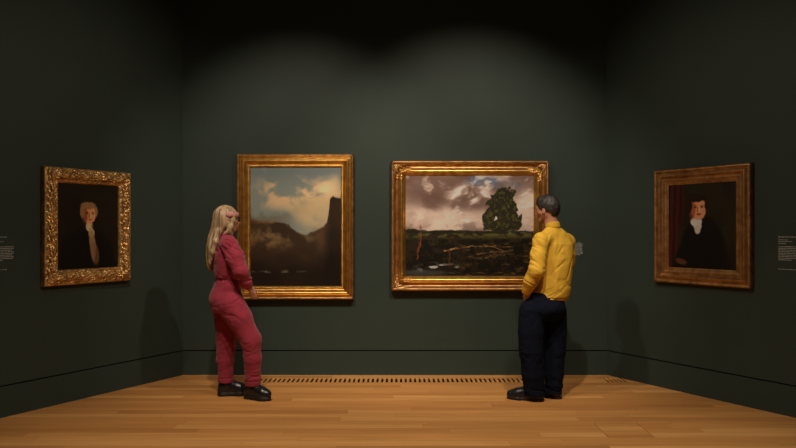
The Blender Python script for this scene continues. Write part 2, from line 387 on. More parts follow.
def face(C, U, V, asp, cx, cy, k, skin, shade, hair, turn=1):
    U = U+(n2(U, V, asp, 22, 22, 61)-.5)*.030/asp; V = V+(n2(U, V, asp, 22, 22, 62)-.5)*.030
    E = lambda fx, fy, rx, ry, s=.3, r=0: ell((U-cx)*asp/k, (V-cy)/k, fx, fy, rx, ry, s, r)
    C = mix(C, hair, E(0, -.25, 1.12, 1.05, .35)*.95)
    C = mix(C, skin, E(.05*turn, .12, .80, 1.08, .2))
    C = mix(C, shade, np.clip(E(-.62*turn, .2, .38, .95, .7)*.75, 0, 1))
    C = mix(C, hair, np.clip(E(-.2, -.95, 1.0, .42, .4), 0, 1))
    C = mix(C, hair, np.clip(E(-.95*turn, -.2, .3, .75, .4), 0, 1)); C = mix(C, hair, np.clip(E(.92*turn, -.35, .2, .55, .4), 0, 1))
    for sx in (-.32, .42):
        C = mix(C, (46, 26, 18), np.clip(E(sx*turn, -.04, .17, .075, .5), 0, 1)*.9)
        C = mix(C, shade, np.clip(E(sx*turn, -.2, .24, .06, .6), 0, 1)*.7)
    C = mix(C, shade, np.clip(E(-.05*turn, .22, .08, .3, .8), 0, 1)*.7)
    C = mix(C, tuple(min(255, c*1.22) for c in skin), np.clip(E(.12*turn, .25, .07, .25, .8), 0, 1)*.8)
    C = mix(C, (120, 40, 30), np.clip(E(.1*turn, .66, .26, .09, .5), 0, 1)*.8)
    return C
def paint_grey(U, V, asp):
    t = n2(U, V, asp, 5, 5, 41); t2 = n2(U, V, asp, 20, 12, 42)
    C = np.zeros(U.shape+(3,))+np.array([25, 20, 12.])
    C = mix(C, (34, 27, 16), sm(t, .4, .7)*.7)
    C = mix(C, (13, 12, 10), np.clip(np.maximum(ell(U, V, .47, .86, .44, .34, .3), ell(U, V, .48, 1.0, .47, .3, .3)), 0, 1))
    C = mix(C, (176, 152, 116), np.maximum(ell(U, V, .51, .50, .06, .06, .4), ell(U, V, .545, .58, .05, .06, .5))*sm(t2, .1, .5))
    C = mix(C, (128, 104, 72), np.clip(ell(U, V, .56, .72, .055, .18, .4, -.12)*sm(t2, .2, .6), 0, 1))
    C = mix(C, (116, 84, 58), np.clip(ell(U, V, .60, .82, .07, .14, .5, -.2)*.7, 0, 1))
    C = mix(C, (14, 12, 10), np.clip(line(U, V, (.44, .60), (.52, .90), .03, asp), 0, 1))
    C = mix(C, (14, 12, 10), np.clip(line(U, V, (.63, .60), (.70, .80), .025, asp), 0, 1))
    C = face(C, U, V, asp, .51, .350, .100, (196, 128, 90), (104, 58, 36), (128, 98, 62), 1)
    return C*1.05+np.array([9, 7, 4.])+((t2-.5)*6)[..., None]
def paint_dark(U, V, asp):
    t = n2(U, V, asp, 5, 5, 51); t2 = n2(U, V, asp, 16, 10, 52)
    C = np.zeros(U.shape+(3,))+np.array([38, 33, 20.])
    C = mix(C, (24, 21, 14), sm(t, .4, .7)*.8)
    cur = 1-sm(U+.12*V*V-.03*np.sin(V*7), .19, .27)
    C = mix(C, (62, 20, 18), cur*.9); C = mix(C, (30, 10, 10), cur*sm(np.sin(U*70+V*3), 0, .9)*.8)
    C = mix(C, (10, 10, 9), np.clip(np.maximum.reduce([ell(U, V, .52, .78, .33, .36, .2), ell(U, V, .5, 1.02, .42, .42, .2)]), 0, 1))
    C = mix(C, (206, 198, 182), np.maximum(ell(U, V, .43, .45, .085, .06, .3), ell(U, V, .45, .50, .06, .05, .4))*.95); C = mix(C, (170, 162, 148), ell(U, V, .45, .54, .045, .055, .4))
    C = mix(C, (18, 15, 12), ell(U, V, .62, .50, .09, .1, .4)*.9)
    C = mix(C, (96, 56, 38), np.clip(ell(U, V, .2, .92, .09, .035, .5, .2)*.8, 0, 1))
    C = face(C, U, V, asp, .455, .285, .120, (206, 132, 96), (128, 66, 44), (36, 22, 14), 1)
    return C*1.05+np.array([7, 7, 4.])+((t2-.5)*5)[..., None]

def orn_dots(u, c, d, ln):            # beaded inner edge
    return .003*np.cos(u*2*math.pi/.02)*np.exp(-((d-.126)/.007)**2)
def orn_leaf_corner(u, c, d, ln):
    w_ = 1-sm(c, .16, .24)
    r = .007*np.sin(u*120+9*np.sin(d*70))*np.sin(d*120+3*np.sin(u*40))
    rope = .004*np.cos((u+d)*2*math.pi/.016)*np.exp(-((d-.02)/.009)**2)
    return w_*r*np.exp(-((d-.085)/.04)**2)*1.6+rope
def orn_scroll(u, c, d, ln):
    p = u*2*math.pi/.14
    s = np.sin(p+2.6*np.sin(d*62))*np.cos(d*150+1.8*np.sin(p*.5+.6))
    n = fbm(np.stack([u*55, d*55, 0*u], -1), 2)-.5
    m = np.exp(-((d-.066)/.05)**4)
    shell = .012*np.exp(-((c-.08)/.06)**2)*np.abs(np.sin(u*70+d*40))
    return m*(.014*np.abs(s)+.026*n*1.0+shell-.004)*sm(d, .004, .02)
def orn_beads(u, c, d, ln):
    return .005*np.abs(np.sin(u*math.pi/.022))*np.exp(-((d-.014)/.009)**2)

def picture(W, px0, px1, pyt, pyb, inner, off, prof, mats, paint, hc, label, orn=None, corners=False, slip=None, step=.006, split=None):
    """px0,px1 = outer edges of the front face; inner = canvas edges; all found back on the wall's own plane"""
    t0, t1 = W.t(px0, off), W.t(px1, off)
    zt = (W.z(px0, pyt[0], off)+W.z(px1, pyt[1], off))/2; zb = (W.z(px0, pyb[0], off)+W.z(px1, pyb[1], off))/2
    tc = (t0+t1)/2; p = W.pt(tc, .0015)
    T = empty('framed_painting', label, 'painting', (p[0], p[1], zb), W.a)
    hw = (t1-t0)/2; hh = zt-zb
    ix0, ix1 = W.t(inner[0], hc)-tc, W.t(inner[1], hc)-tc
    izt = (W.z(inner[0], inner[2][0], hc)+W.z(inner[1], inner[2][1], hc))/2-zb; izb = (W.z(inner[0], inner[3][0], hc)+W.z(inner[1], inner[3][1], hc))/2-zb
    print('PIC', label[:30], 'w %.2f h %.2f' % (2*hw, hh), 'margins', round(ix0+hw, 3), round(hw-ix1, 3), round(izb, 3), round(hh-izt, 3))
    m = (ix0+hw+hw-ix1+izb+hh-izt)/4; s = m/prof[-1][0]
    pr = [(a*s, b) for a, b in prof]
    on = orn and (lambda u, c, d, ln: orn(u, c, d/s, ln))
    if split:
        ring('frame', (-hw, hw, 0, hh), pr[:split+1], mats[0], T, on, step); ring('inner_moulding', (-hw, hw, 0, hh), pr[split:], mats[2], T, on, step)
    else: ring('frame', (-hw, hw, 0, hh), pr, mats[0], T, on, step)
    if slip: ring('inner_slip', (-hw+m-slip-.001, hw-m+slip+.001, m-slip-.001, hh-m+slip+.001), [(0, hc), (.0, prof[-1][1]+.003), (slip*.3, prof[-1][1]+.006), (slip*.7, prof[-1][1]+.004), (slip+.003, hc+.001)], mats[1], T)
    canvas((-hw+m-.004, hw-m+.004, m-.004, hh-m+.004), hc, paint, T)
    if corners:
        for sx in (-1, 1):
            for sz in (0, 1):
                pts = []
                for k in range(5):
                    a = k*math.pi/8
                    pts.append((a, .05+.035*(k % 2)))
                x = sx*(hw-.03); z = .03 if sz == 0 else hh-.03
                v, q = leaf_cluster(-sx, 1 if sz == 0 else -1)
                obj('corner_ornament', v+np.array([x, -corners, z]), q, mats[1], T, smooth=True)
    return T
def leaf_cluster(sx, sz):
    """a spray of five acanthus leaves in low relief"""
    V = []; Q = []; b = 0
    for k, a in enumerate((0, 22, 45, 68, 90)):
        L = (.17, .10, .075, .10, .17)[k]; wd = .016
        s = np.linspace(0, 1, 15); r = np.linspace(-1, 1, 7)
        S, R = np.meshgrid(s, r, indexing='ij')
        wdt = wd*np.sin(np.pi*np.clip(S*.92+.06, 0, 1))*(1+.3*np.sin(S*24))
        x = S*L; y = R*wdt; h = .011*(1-R*R)*np.sin(np.pi*np.clip(S+.04, 0, 1))**.5+.002*np.cos(S*24)-.001
        ca, sa = math.cos(math.radians(a)), math.sin(math.radians(a))
        X = (x*ca-y*sa)*sx; Z = (x*sa+y*ca)*sz
        V.append(np.stack([X, -h, Z], -1).reshape(-1, 3)); idx = b+np.arange(15*7).reshape(15, 7)
        Q.append(np.stack([idx[:-1, :-1], idx[1:, :-1], idx[1:, 1:], idx[:-1, 1:]], -1).reshape(-1, 4)); b += 105
    return np.concatenate(V), np.concatenate(Q)

P1 = [(0, .0), (0, .03), (0, .062), (.004, .076), (.014, .084), (.024, .080), (.031, .066), (.038, .056), (.046, .058), (.056, .071), (.068, .078), (.080, .074), (.092, .060), (.104, .047), (.114, .043), (.121, .048), (.130, .049), (.137, .042), (.144, .030)]
P2 = [(0, .0), (0, .03), (0, .070), (.006, .086), (.018, .092), (.030, .086), (.036, .070), (.046, .050), (.060, .042), (.076, .046), (.086, .060), (.098, .072), (.112, .076), (.126, .070), (.138, .054), (.148, .044), (.156, .032)]
P3 = [(0, .0), (0, .02), (0, .045), (.006, .052), (.018, .054), (.030, .058), (.048, .070), (.066, .078), (.086, .074), (.102, .060), (.112, .050), (.120, .050), (.130, .046), (.138, .034)]
P4 = [(0, .0), (0, .03), (0, .058), (.006, .070), (.018, .074), (.028, .068), (.033, .056), (.040, .060), (.052, .074), (.064, .080), (.074, .070), (.084, .052), (.092, .046), (.100, .052), (.108, .054), (.114, .044), (.128, .036), (.142, .034), (.150, .030)]
picture(WB, 236.5, 353.6, (154, 154), (299.5, 299.5), (250.7, 340.2, (168, 168), (286.8, 286.8)), .075, P1, (M['gold_dull'], M['gold_carved'], M['gold']), paint_gorge, .028,
        'tall gilt framed landscape of a dark gorge under pale clouds, beside the woman', orn_dots, split=7)
picture(WB, 391, 549.3, (160.5, 160.5), (291, 291), (406.3, 533.6, (176.8, 176.8), (277.3, 277.3)), .085, P2, (M['brown_gilt'], M['gold_carved'], M['gold']), paint_meadow, .030,
        'wide gilt framed landscape with a big tree and stormy clouds, beside the man in yellow', orn_leaf_corner, corners=.066, split=9)
picture(WL, 45, 131.5, (165, 173.7), (287.3, 279.8), (60, 118, (182.5, 186.4), (272.3, 267.7)), .06, P3, (M['gold_carved'], M['gold_carved']), paint_grey, .030,
        'portrait of a grey-haired sitter in a heavily carved gilt frame on the left wall', orn_scroll, step=.004)
picture(WR, 653.6, 750.5, (173, 160), (282, 288.5), (669, 733.8, (184, 179.5), (268.5, 271)), .05, [(a, b*.68) for a, b in P4], (M['brown_gilt'], M['gold_dull']), paint_dark, .018,
        'portrait of a dark-haired sitter in a brown gilt frame on the right wall', orn_beads)

# ---------------------------------------------------------------- wall labels (text too small to read in the photograph)
def wall_label(W, t0, wdt, ztop, rows, label, seed):
    rnd = random.Random(seed)
    hgt = -rows[-1][0]+.02; p = W.pt(t0+wdt/2, .0)
    T = empty('wall_label', label, 'wall label', (p[0], p[1], ztop-hgt+.012), W.a)
    MB().box(-wdt/2-.012, wdt/2+.012, -.003, .0, 0, hgt+.006).build('panel', M['wall'], T)
    for dz, frac, hh in rows:
        m = MB()
        z = hgt-.012+dz; x = -wdt/2; end = -wdt/2+wdt*frac*rnd.uniform(.92, 1)
        while x < end-.004:
            wl = rnd.uniform(.006, .026); e = min(end, x+wl); c = x
            while c < e:
                cw = hh*.55; 
                a = z-(hh*.25 if rnd.random() < .15 else 0); b = z+hh*(.75 if rnd.random() < .7 else 1)
                m.box(c, c+cw*.8, -.0040, -.0031, a, b); c += cw
            x = e+hh*.7
        m.build('text_line', M['letter'], T)
blockrows = [(0, .75, .0075), (-.022, .42, .005), (-.036, .58, .005), (-.052, .32, .005)]
blockrows += [(-.078-.0135*k, 1.0 if k != 8 else .55, .0058) for k in range(9)]+[(-.262, .75, .005)]
wall_label(WR, WR.t(778.5), .20, 1.45, blockrows, 'small grey text label to the right of the dark-haired portrait', 3)
wall_label(WL, WL.t(13.5)-.20, .20, 1.45, blockrows, 'small grey text label to the left of the grey-haired portrait', 4)
wall_label(WB, WB.t(583)-.20, .20, WB.z(571, 240), [(0, .55, .0075)]+[(-.034-.0135*k, 1.0 if k != 9 else .85, .0058) for k in range(10)]+[(-.205, .65, .005)], 'small grey text label on the back wall beside the man in yellow', 5)

# ---------------------------------------------------------------- figures: signed distance fields meshed with surface nets
def nrm(v): v = np.asarray(v, float); return v/np.linalg.norm(v)
class Field:
    def __init__(s, lo, hi, h):
        s.h = h; s.lo = np.array(lo, float); s.n = np.ceil((np.array(hi)-s.lo)/h).astype(int)+1
        s.v = np.full(tuple(s.n), .5, np.float32)
    def sub(s, lo, hi):
        a = np.clip(np.floor((np.array(lo)-s.lo)/s.h).astype(int), 0, s.n-1); b = np.clip(np.ceil((np.array(hi)-s.lo)/s.h).astype(int)+1, 1, s.n)
        if np.any(b <= a): return None
        ax = [(s.lo[i]+s.h*np.arange(a[i], b[i])).astype(np.float32) for i in range(3)]
        return tuple(slice(a[i], b[i]) for i in range(3)), np.meshgrid(*ax, indexing='ij')
    def add(s, lo, hi, fn, k=.02, op='u'):
        r = s.sub(np.array(lo)-k-.02, np.array(hi)+k+.02)
        if r is None: return
        sl, (X, Y, Z) = r; d = fn(X, Y, Z); c = s.v[sl]
        if op == 'u':
            h = np.clip(.5+.5*(c-d)/k, 0, 1); s.v[sl] = c*(1-h)+d*h-k*h*(1-h)
        elif op == 's':
            d = -d; h = np.clip(.5-.5*(c-d)/k, 0, 1); s.v[sl] = c*(1-h)+d*h+k*h*(1-h)
        elif op == 'i':
            s.v[sl] = np.maximum(c, d)
    def cone(s, a, b, ra, rb, k=.02, op='u', flat=None):
        a, b = np.asarray(a, float), np.asarray(b, float); ba = b-a; L2 = max(1e-9, ba@ba)
        m = max(ra, rb)*(1.0 if flat is None else max(1, 1/flat[1]))
        def fn(X, Y, Z):
            px, py, pz = X-a[0], Y-a[1], Z-a[2]; t = np.clip((px*ba[0]+py*ba[1]+pz*ba[2])/L2, 0, 1)
            qx, qy, qz = px-t*ba[0], py-t*ba[1], pz-t*ba[2]
            if flat is not None:
                n, f = flat; dn = (qx*n[0]+qy*n[1]+qz*n[2]); e = dn*(1/f-1); qx, qy, qz = qx+n[0]*e, qy+n[1]*e, qz+n[2]*e
            return np.sqrt(qx*qx+qy*qy+qz*qz)-(ra+(rb-ra)*t)
        s.add(np.minimum(a, b)-m, np.maximum(a, b)+m, fn, k, op)
    def chain(s, pts, k=.02, flat=None):
        for (a, ra), (b, rb) in zip(pts[:-1], pts[1:]): s.cone(a, b, ra, rb, k, flat=flat)
    def ell(s, c, ax, rad, k=.02, op='u'):
        c = np.asarray(c, float); A = np.array([nrm(a) for a in ax]); R = max(rad); mn = min(rad)
        def fn(X, Y, Z):
            p = [X-c[0], Y-c[1], Z-c[2]]; q = [(A[i][0]*p[0]+A[i][1]*p[1]+A[i][2]*p[2])/rad[i] for i in range(3)]
            l = np.sqrt(q[0]**2+q[1]**2+q[2]**2); g = np.sqrt((q[0]/rad[0])**2+(q[1]/rad[1])**2+(q[2]/rad[2])**2)+1e-6
            return l*(l-1)/g
        s.add(c-R, c+R, fn, k, op)
    def box(s, c, ax, rad, r=.01, k=.01, op='u'):
        c = np.asarray(c, float); A = np.array([nrm(a) for a in ax]); R = np.linalg.norm(rad)
        def fn(X, Y, Z):
            p = [X-c[0], Y-c[1], Z-c[2]]; q = [np.abs(A[i][0]*p[0]+A[i][1]*p[1]+A[i][2]*p[2])-(rad[i]-r) for i in range(3)]
            return np.sqrt(sum(np.maximum(t, 0)**2 for t in q))+np.minimum(np.maximum.reduce(q), 0)-r
        s.add(c-R, c+R, fn, k, op)
    def stack(s, secs, f, k=.02):
        """secs: (centre, half depth along facing, half width across) from bottom to top"""
        f = nrm((f[0], f[1], 0)); r = np.array([f[1], -f[0], 0]); z = np.array([q[0][2] for q in secs])
        cx, cy = [np.array([q[0][i] for q in secs]) for i in (0, 1)]; A = np.array([q[1] for q in secs]); B = np.array([q[2] for q in secs])
        m = max(A.max(), B.max())
        def fn(X, Y, Z):
            zz = Z[0, 0, :]; ip = lambda a: np.interp(zz, z, a).astype(np.float32)[None, None, :]
            x, y = X-ip(cx), Y-ip(cy); u = (x*f[0]+y*f[1])/ip(A); v = (x*r[0]+y*r[1])/ip(B)
            l = np.sqrt(u*u+v*v); g = np.sqrt((u/ip(A))**2+(v/ip(B))**2)+1e-6
            d = l*(l-1)/g; e = np.maximum(z[0]-Z, Z-z[-1])+.015
            q1, q2 = np.maximum(d+.015, 0), np.maximum(e, 0)
            return np.minimum(np.maximum(d+.015, e), 0)+np.sqrt(q1*q1+q2*q2)-.015
        s.add((cx.min()-m, cy.min()-m, z[0]), (cx.max()+m, cy.max()+m, z[-1]), fn, k)
    def cut(s, p, n):
        p, n = np.asarray(p, float), nrm(n)
        X, Y, Z = np.meshgrid(*[(s.lo[i]+s.h*np.arange(s.n[i])).astype(np.float32) for i in range(3)], indexing='ij')
        s.v = np.maximum(s.v, (X-p[0])*n[0]+(Y-p[1])*n[1]+(Z-p[2])*n[2])
    def mesh(s):
        v = s.v; ins = v < 0; nx, ny, nz = v.shape
        cs = [(i, j, k) for i in (0, 1) for j in (0, 1) for k in (0, 1)]
        cnt = sum(ins[i:nx-1+i, j:ny-1+j, k:nz-1+k].astype(np.int8) for i, j, k in cs)
        act = (cnt > 0) & (cnt < 8); I, J, K = np.nonzero(act); idx = np.full(act.shape, -1, np.int64); idx[I, J, K] = np.arange(len(I))
        acc = np.zeros((len(I), 3)); num = np.zeros(len(I))
        for a in cs:
            for ax in range(3):
                if a[ax]: continue
                b = list(a); b[ax] = 1
                va = v[I+a[0], J+a[1], K+a[2]]; vb = v[I+b[0], J+b[1], K+b[2]]; m = (va < 0) != (vb < 0)
                t = np.where(m, va/np.where(m, va-vb, 1), 0)
                P = np.array(a, float)[None, :].repeat(len(I), 0); P[:, ax] += t
                acc += P*m[:, None]; num += m
        V = s.lo+s.h*(np.stack([I, J, K], 1)+acc/num[:, None]); Q = []
        for ax in range(3):
            o1, o2 = [(1, 2), (2, 0), (0, 1)][ax]
            sa = [slice(None)]*3; sb = [slice(None)]*3; sa[ax] = slice(0, -1); sb[ax] = slice(1, None)
            A, B = ins[tuple(sa)], ins[tuple(sb)]; e = A != B; c = np.nonzero(e); dirn = A[c]
            c = np.stack(c, 1); ok = (c[:, o1] > 0) & (c[:, o2] > 0) & (c[:, o1] < s.n[o1]-1) & (c[:, o2] < s.n[o2]-1); c = c[ok]; dirn = dirn[ok]
            def g(d1, d2):
                q = c.copy(); q[:, o1] += d1; q[:, o2] += d2; return idx[q[:, 0], q[:, 1], q[:, 2]]
            q = np.stack([g(-1, -1), g(0, -1), g(0, 0), g(-1, 0)], 1); q[~dirn] = q[~dirn][:, ::-1]; Q.append(q)
        return V, np.concatenate(Q)
    def build(s, name, mat, parent, disp=None, relax=2):
        V, Q = s.mesh(); o = np.array(parent.location) if parent.parent is None else np.array(parent.parent.location)
        # light relaxation
        for _ in range(relax):
            S = np.zeros_like(V); C = np.zeros(len(V))
            for a in range(4):
                b = (a+1) % 4; np.add.at(S, Q[:, a], V[Q[:, b]]); np.add.at(S, Q[:, b], V[Q[:, a]]); np.add.at(C, Q[:, a], 1); np.add.at(C, Q[:, b], 1)
            V = V*.5+.5*S/np.maximum(C, 1)[:, None]
        if disp is not None:
            n = np.cross(V[Q[:, 2]]-V[Q[:, 0]], V[Q[:, 3]]-V[Q[:, 1]]); Nv = np.zeros_like(V)
            for a in range(4): np.add.at(Nv, Q[:, a], n)
            Nv /= np.linalg.norm(Nv, axis=1)[:, None]+1e-12; V = V+Nv*disp(V, Nv)[:, None]
        return obj(name, V-o, Q, mat, parent, smooth=True)

def ridge(P, scale, rot=None, seed=0):
    """crease noise, long in the first axis; sharp troughs, soft crests"""
    R = np.eye(3) if rot is None else np.array([nrm(r) for r in rot])
    q = P@R.T
    w_ = fbm(P*7+seed*3.1, 2)[:, None]-.5
    q = (q+w_*.06)*np.array(scale)
    n = fbm(q+seed*11.7, 3, .45)
    m = sm(vnoise(P*6.5+seed*5.3), .30, .72)
    big = fbm(q*.45+seed*2.3, 2)-.5
    return (.3-1.0*np.exp(-((n-.5)/.06)**2))*(.15+.85*m)+2.0*big
def frame_of(deg, side):
    """facing vector at deg towards the wall from +x (side=1) or -x (side=-1); returns forward, right, up"""
    a = math.radians(deg); f = np.array([side*math.cos(a), math.sin(a), 0]); r = np.array([f[1], -f[0], 0]); return f, r, np.array([0, 0, 1.])
def head(fd, c, f, r, u, k=1.0, female=False):
    p = lambda a, b, d: np.asarray(c)+(f*a+r*b+u*d)*k
    E = lambda a, b, d, ra, rb, rc, kk=.015, op='u': fd.ell(p(a, b, d), (f, r, u), (ra*k, rb*k, rc*k), kk, op)
    E(-.012, 0, .032, .096, .076, .086)
    E(.030, 0, -.005, .060, .062, .075, .03)
    fd.cone(p(.030, 0, -.03), p(.060, 0, -.090), .052*k, .022*k, .02)
    for s in (-1, 1):
        fd.cone(p(-.005, s*.048, -.045), p(.055, s*.014, -.094), .022*k, .018*k, .02)
        fd.cone(p(.052, s*.038, -.028), p(.030, s*.05, -.03), .020*k, .018*k, .02)          # cheek
        fd.cone(p(.080, s*.012, .018), p(.066, s*.048, .018), .009*k, .010*k, .012)         # brow
        E(.092, s*.032, .000, .018, .018, .011, .008, 's')
        E(-.008, s*.078, -.018, .018, .008, .030, .006); E(-.004, s*.086, -.014, .009, .005, .017, .004, 's')
        E(.090, s*.011, -.040, .011, .009, .008, .006)
    fd.cone(p(.084, 0, .008), p(.106, 0, -.034), .008*k, .0115*k, .008)
    E(.087, 0, -.060, .012, .024, .0055, .004); E(.084, 0, -.071, .012, .021, .0065, .004)
    return p
def hand(fd, wr, d, n, out, k=1.0, curl=0.5, thumb=1):
    """wrist, direction of the fingers, palm normal (towards the palm), direction of the thumb side"""
    wr, d, n, out = np.asarray(wr, float), nrm(d), nrm(n), nrm(out)
    fd.cone(wr, wr+d*.045*k, .024*k, .026*k, .015, flat=(n, .62)); 
    for j, (o, L) in enumerate(((.028, .070), (.010, .078), (-.009, .072), (-.027, .056))):
        a = wr+d*.050*k+out*o*.6*k; b = wr+d*(.088-.004*abs(j-1))*k+out*o*k
        fd.cone(a, b, .0135*k, .0105*k, .012)
        c = curl*(1+.12*j); q = b; dr = d
        for seg, (fl, r0, r1) in enumerate(((.45, .0098, .0088), (.32, .0088, .0080), (.25, .0080, .0066))):
            c2 = c*(.7+.5*seg); dr = nrm(dr*math.cos(c2)+n*math.sin(c2)); e = q+dr*L*fl*k; fd.cone(q, e, r0*k, r1*k, .004); q = e
    a = wr+d*.02*k+out*.022*k; b = a+(d*.028+out*.022+n*.008)*k; c = b+(d*.030+out*.008+n*.012)*k; e = c+(d*.024+n*.008)*k
    fd.cone(a, b, .014*k, .012*k, .010); fd.cone(b, c, .0115*k, .0098*k, .004); fd.cone(c, e, .0098*k, .0080*k, .004)
def eyes(p, f, r, parent, k):
    for s in (-1, 1):
        c = p(.072, s*.032, .0); F_ = Field(c-.02, c+.02, .002); F_.ell(c, (f, r, (0, 0, 1)), (.0125*k,)*3, .001)
        F_.build('eye', M['eye'], parent, relax=0)
def shoe(name, parent, heel, toe, wd, solet, top, platform=False):
    """heel, toe = ground points; one upper, one sole"""
    heel, toe = np.array(heel, float), np.array(toe, float); heel[2] = toe[2] = 0; L = np.linalg.norm(toe-heel); f = (toe-heel)/L; r = np.array([f[1], -f[0], 0]); u = np.array([0, 0, 1.])
    p = lambda a, b, c: heel+f*a*L+r*b+u*c
    lo = np.minimum(heel, toe)-.12; hi = np.maximum(heel, toe)+.12; lo[2] = -.03; hi[2] = .3
    F_ = Field(lo, hi, .0035); b = solet
    F_.chain([(p(.17, 0, b+.045), .040*wd), (p(.45, 0, b+.040), .038*wd), (p(.72, .004, b+.024), .042*wd), (p(.87, 0, b+.016), .034*wd)], .02)
    F_.chain([(p(.15, 0, b+.012), .043*wd), (p(.45, 0, b+.012), .040*wd), (p(.72, .004, b+.012), .046*wd), (p(.87, 0, b+.010), .036*wd)], .02)
    F_.cone(p(.20, 0, b+.05), p(.25, 0, top), .044*wd, .042*wd, .02); F_.cone(p(.28, 0, b+.070), p(.64, 0, b+.036), .042*wd, .039*wd, .02)
    F_.cut(p(0, 0, b-.002), (0, 0, -1)); F_.cut(p(0, 0, top+.01), (0, 0, 1))
    up = F_.build(name, M['leather'], parent)
    S = Field(lo, hi, .0035); 
    S.chain([(p(.14, 0, b/2), .043*wd), (p(.45, 0, b/2), .038*wd), (p(.72, .004, b/2), .049*wd), (p(.88, 0, b/2), .036*wd)], .03)
    S.cut(p(0, 0, b), (0, 0, 1)); S.cut(p(0, 0, .001), (0, 0, -1))
    if not platform:
        S.box(p(.42, 0, 0), (f, r, u), (.05, .08, .007), .002, .004, 's')
    S.build('sole', M['rubber'], up, disp=(lambda V, Nn: -.0025*(np.sin(V[:, 2]*math.pi*2/.013) > .3)*(np.abs(Nn[:, 2]) < .5)) if platform else None, relax=1)
    return up

# ---- woman in the crimson jumpsuit
Y0 = 6.20
T = empty('person', 'woman with long blonde hair in a crimson jumpsuit and black platform shoes, standing at left', 'person', (at(232, 400, Y0)[0], Y0, 0))
w_ = lambda px, py, dy=0: at(px, py, Y0+dy)
f, r, u = frame_of(12, 1)          # r points towards the camera side
hf, hr, hu = frame_of(24, 1)
B = Field(w_(200, 402, -.35)-np.array([0, 0, .02]), w_(275, 200, .35)+.02, .0045)
hc = w_(227.6, 219.0); hp = head(B, hc, hf, hr, nrm(hu+hf*.03), 1.0)
B.chain([(hp(-.030, 0, -.06), .052), (w_(226.5, 236), .050), (w_(226.5, 246), .075)], .03)
lhip, rhip = w_(225, 301, .08), w_(228, 301, -.08)
B.stack([(w_(227, 306), .10, .15), (w_(226, 292), .10, .15), (w_(228, 276), .085, .12), (w_(228, 258), .10, .14), (w_(227, 243), .075, .15), (w_(227, 238), .05, .08)], f, .03)
rk, ra_ = w_(252, 340, -.08), w_(252.5, 388, -.03); lk, la_ = w_(225, 343, .08), w_(227, 388, .09)
for a, b, c in ((rhip, rk, ra_), (lhip, lk, la_)):
    B.chain([(a, .075), (b, .048), (c, .030)], .02); B.cone(c, c-np.array([0, 0, .04]), .028, .024)
rs, re, rw = w_(229.5, 245, -.165), w_(240.5, 272, -.20), w_(249.5, 288.5, -.10)
ls, le, lw = w_(229, 245, .165), w_(241, 270, .20), w_(238, 289, .12)
for a, b, c in ((rs, re, rw), (ls, le, lw)): B.chain([(a, .048), (b, .034), (c, .022)], .015)
hand(B, w_(249.6, 288.4, -.095), w_(255.5, 299, -.05)-w_(249.8, 289.3, -.095), (-.5, .75, -.2), (.75, .3, .5), .80, .2)
hand(B, lw, w_(239, 301, .10)-lw, (-.3, -.8, -.1), (.7, .1, .5), .92, .3)
B.build('body', M['skin'], T)
eyes(hp, hf, hr, T, 1)
# jumpsuit
J = Field(w_(200, 402, -.35)-np.array([0, 0, .02]), w_(275, 225, .35)+.02, .0055)
J.stack([(w_(227, 311), .125, .165), (w_(226.0, 297), .136, .180), (w_(227.0, 287), .124, .165), (w_(228, 279), .112, .142), (w_(228.5, 270), .128, .158), (w_(228.0, 256), .125, .172), (w_(227, 244), .095, .170), (w_(227, 239), .070, .115), (w_(227.5, 235.5), .052, .066)], f, .03)
J.ell(w_(221.5, 299, -.05), (f, r, u), (.100, .105, .115), .04); J.ell(w_(220.5, 299, .07), (f, r, u), (.095, .10, .11), .04)
J.chain([(w_(230, 303, -.085), .122), (w_(240.5, 320, -.085), .108), (w_(251, 340, -.08), .090), (w_(252.8, 358, -.065), .080), (w_(252.7, 379, -.035), .069), (w_(252.7, 384, -.03), .070)], .02)
J.chain([(w_(225, 303, .08), .115), (w_(226, 322, .085), .100), (w_(226.0, 342, .085), .088), (w_(225.5, 360, .085), .078), (w_(226, 378, .09), .068), (w_(226, 382.5, .09), .069)], .02)
for s in ((rs, re, rw, w_(247.5, 285.2, -.125)), (ls, le, lw, lw)):
    a, b, c, d = s
    J.chain([(a, .070), (a*.5+b*.5+np.array([.006, 0, .0]), .073), (b, .066), (b*.45+c*.55, .057), (c*.85+b*.15, .036)], .022)
J.chain([(w_(226, 240, -.02), .07), (rs, .062)], .02); J.chain([(w_(226, 240, .02), .07), (ls, .062)], .02)
J.cut(w_(226, 384.3), (0, 0, -1))
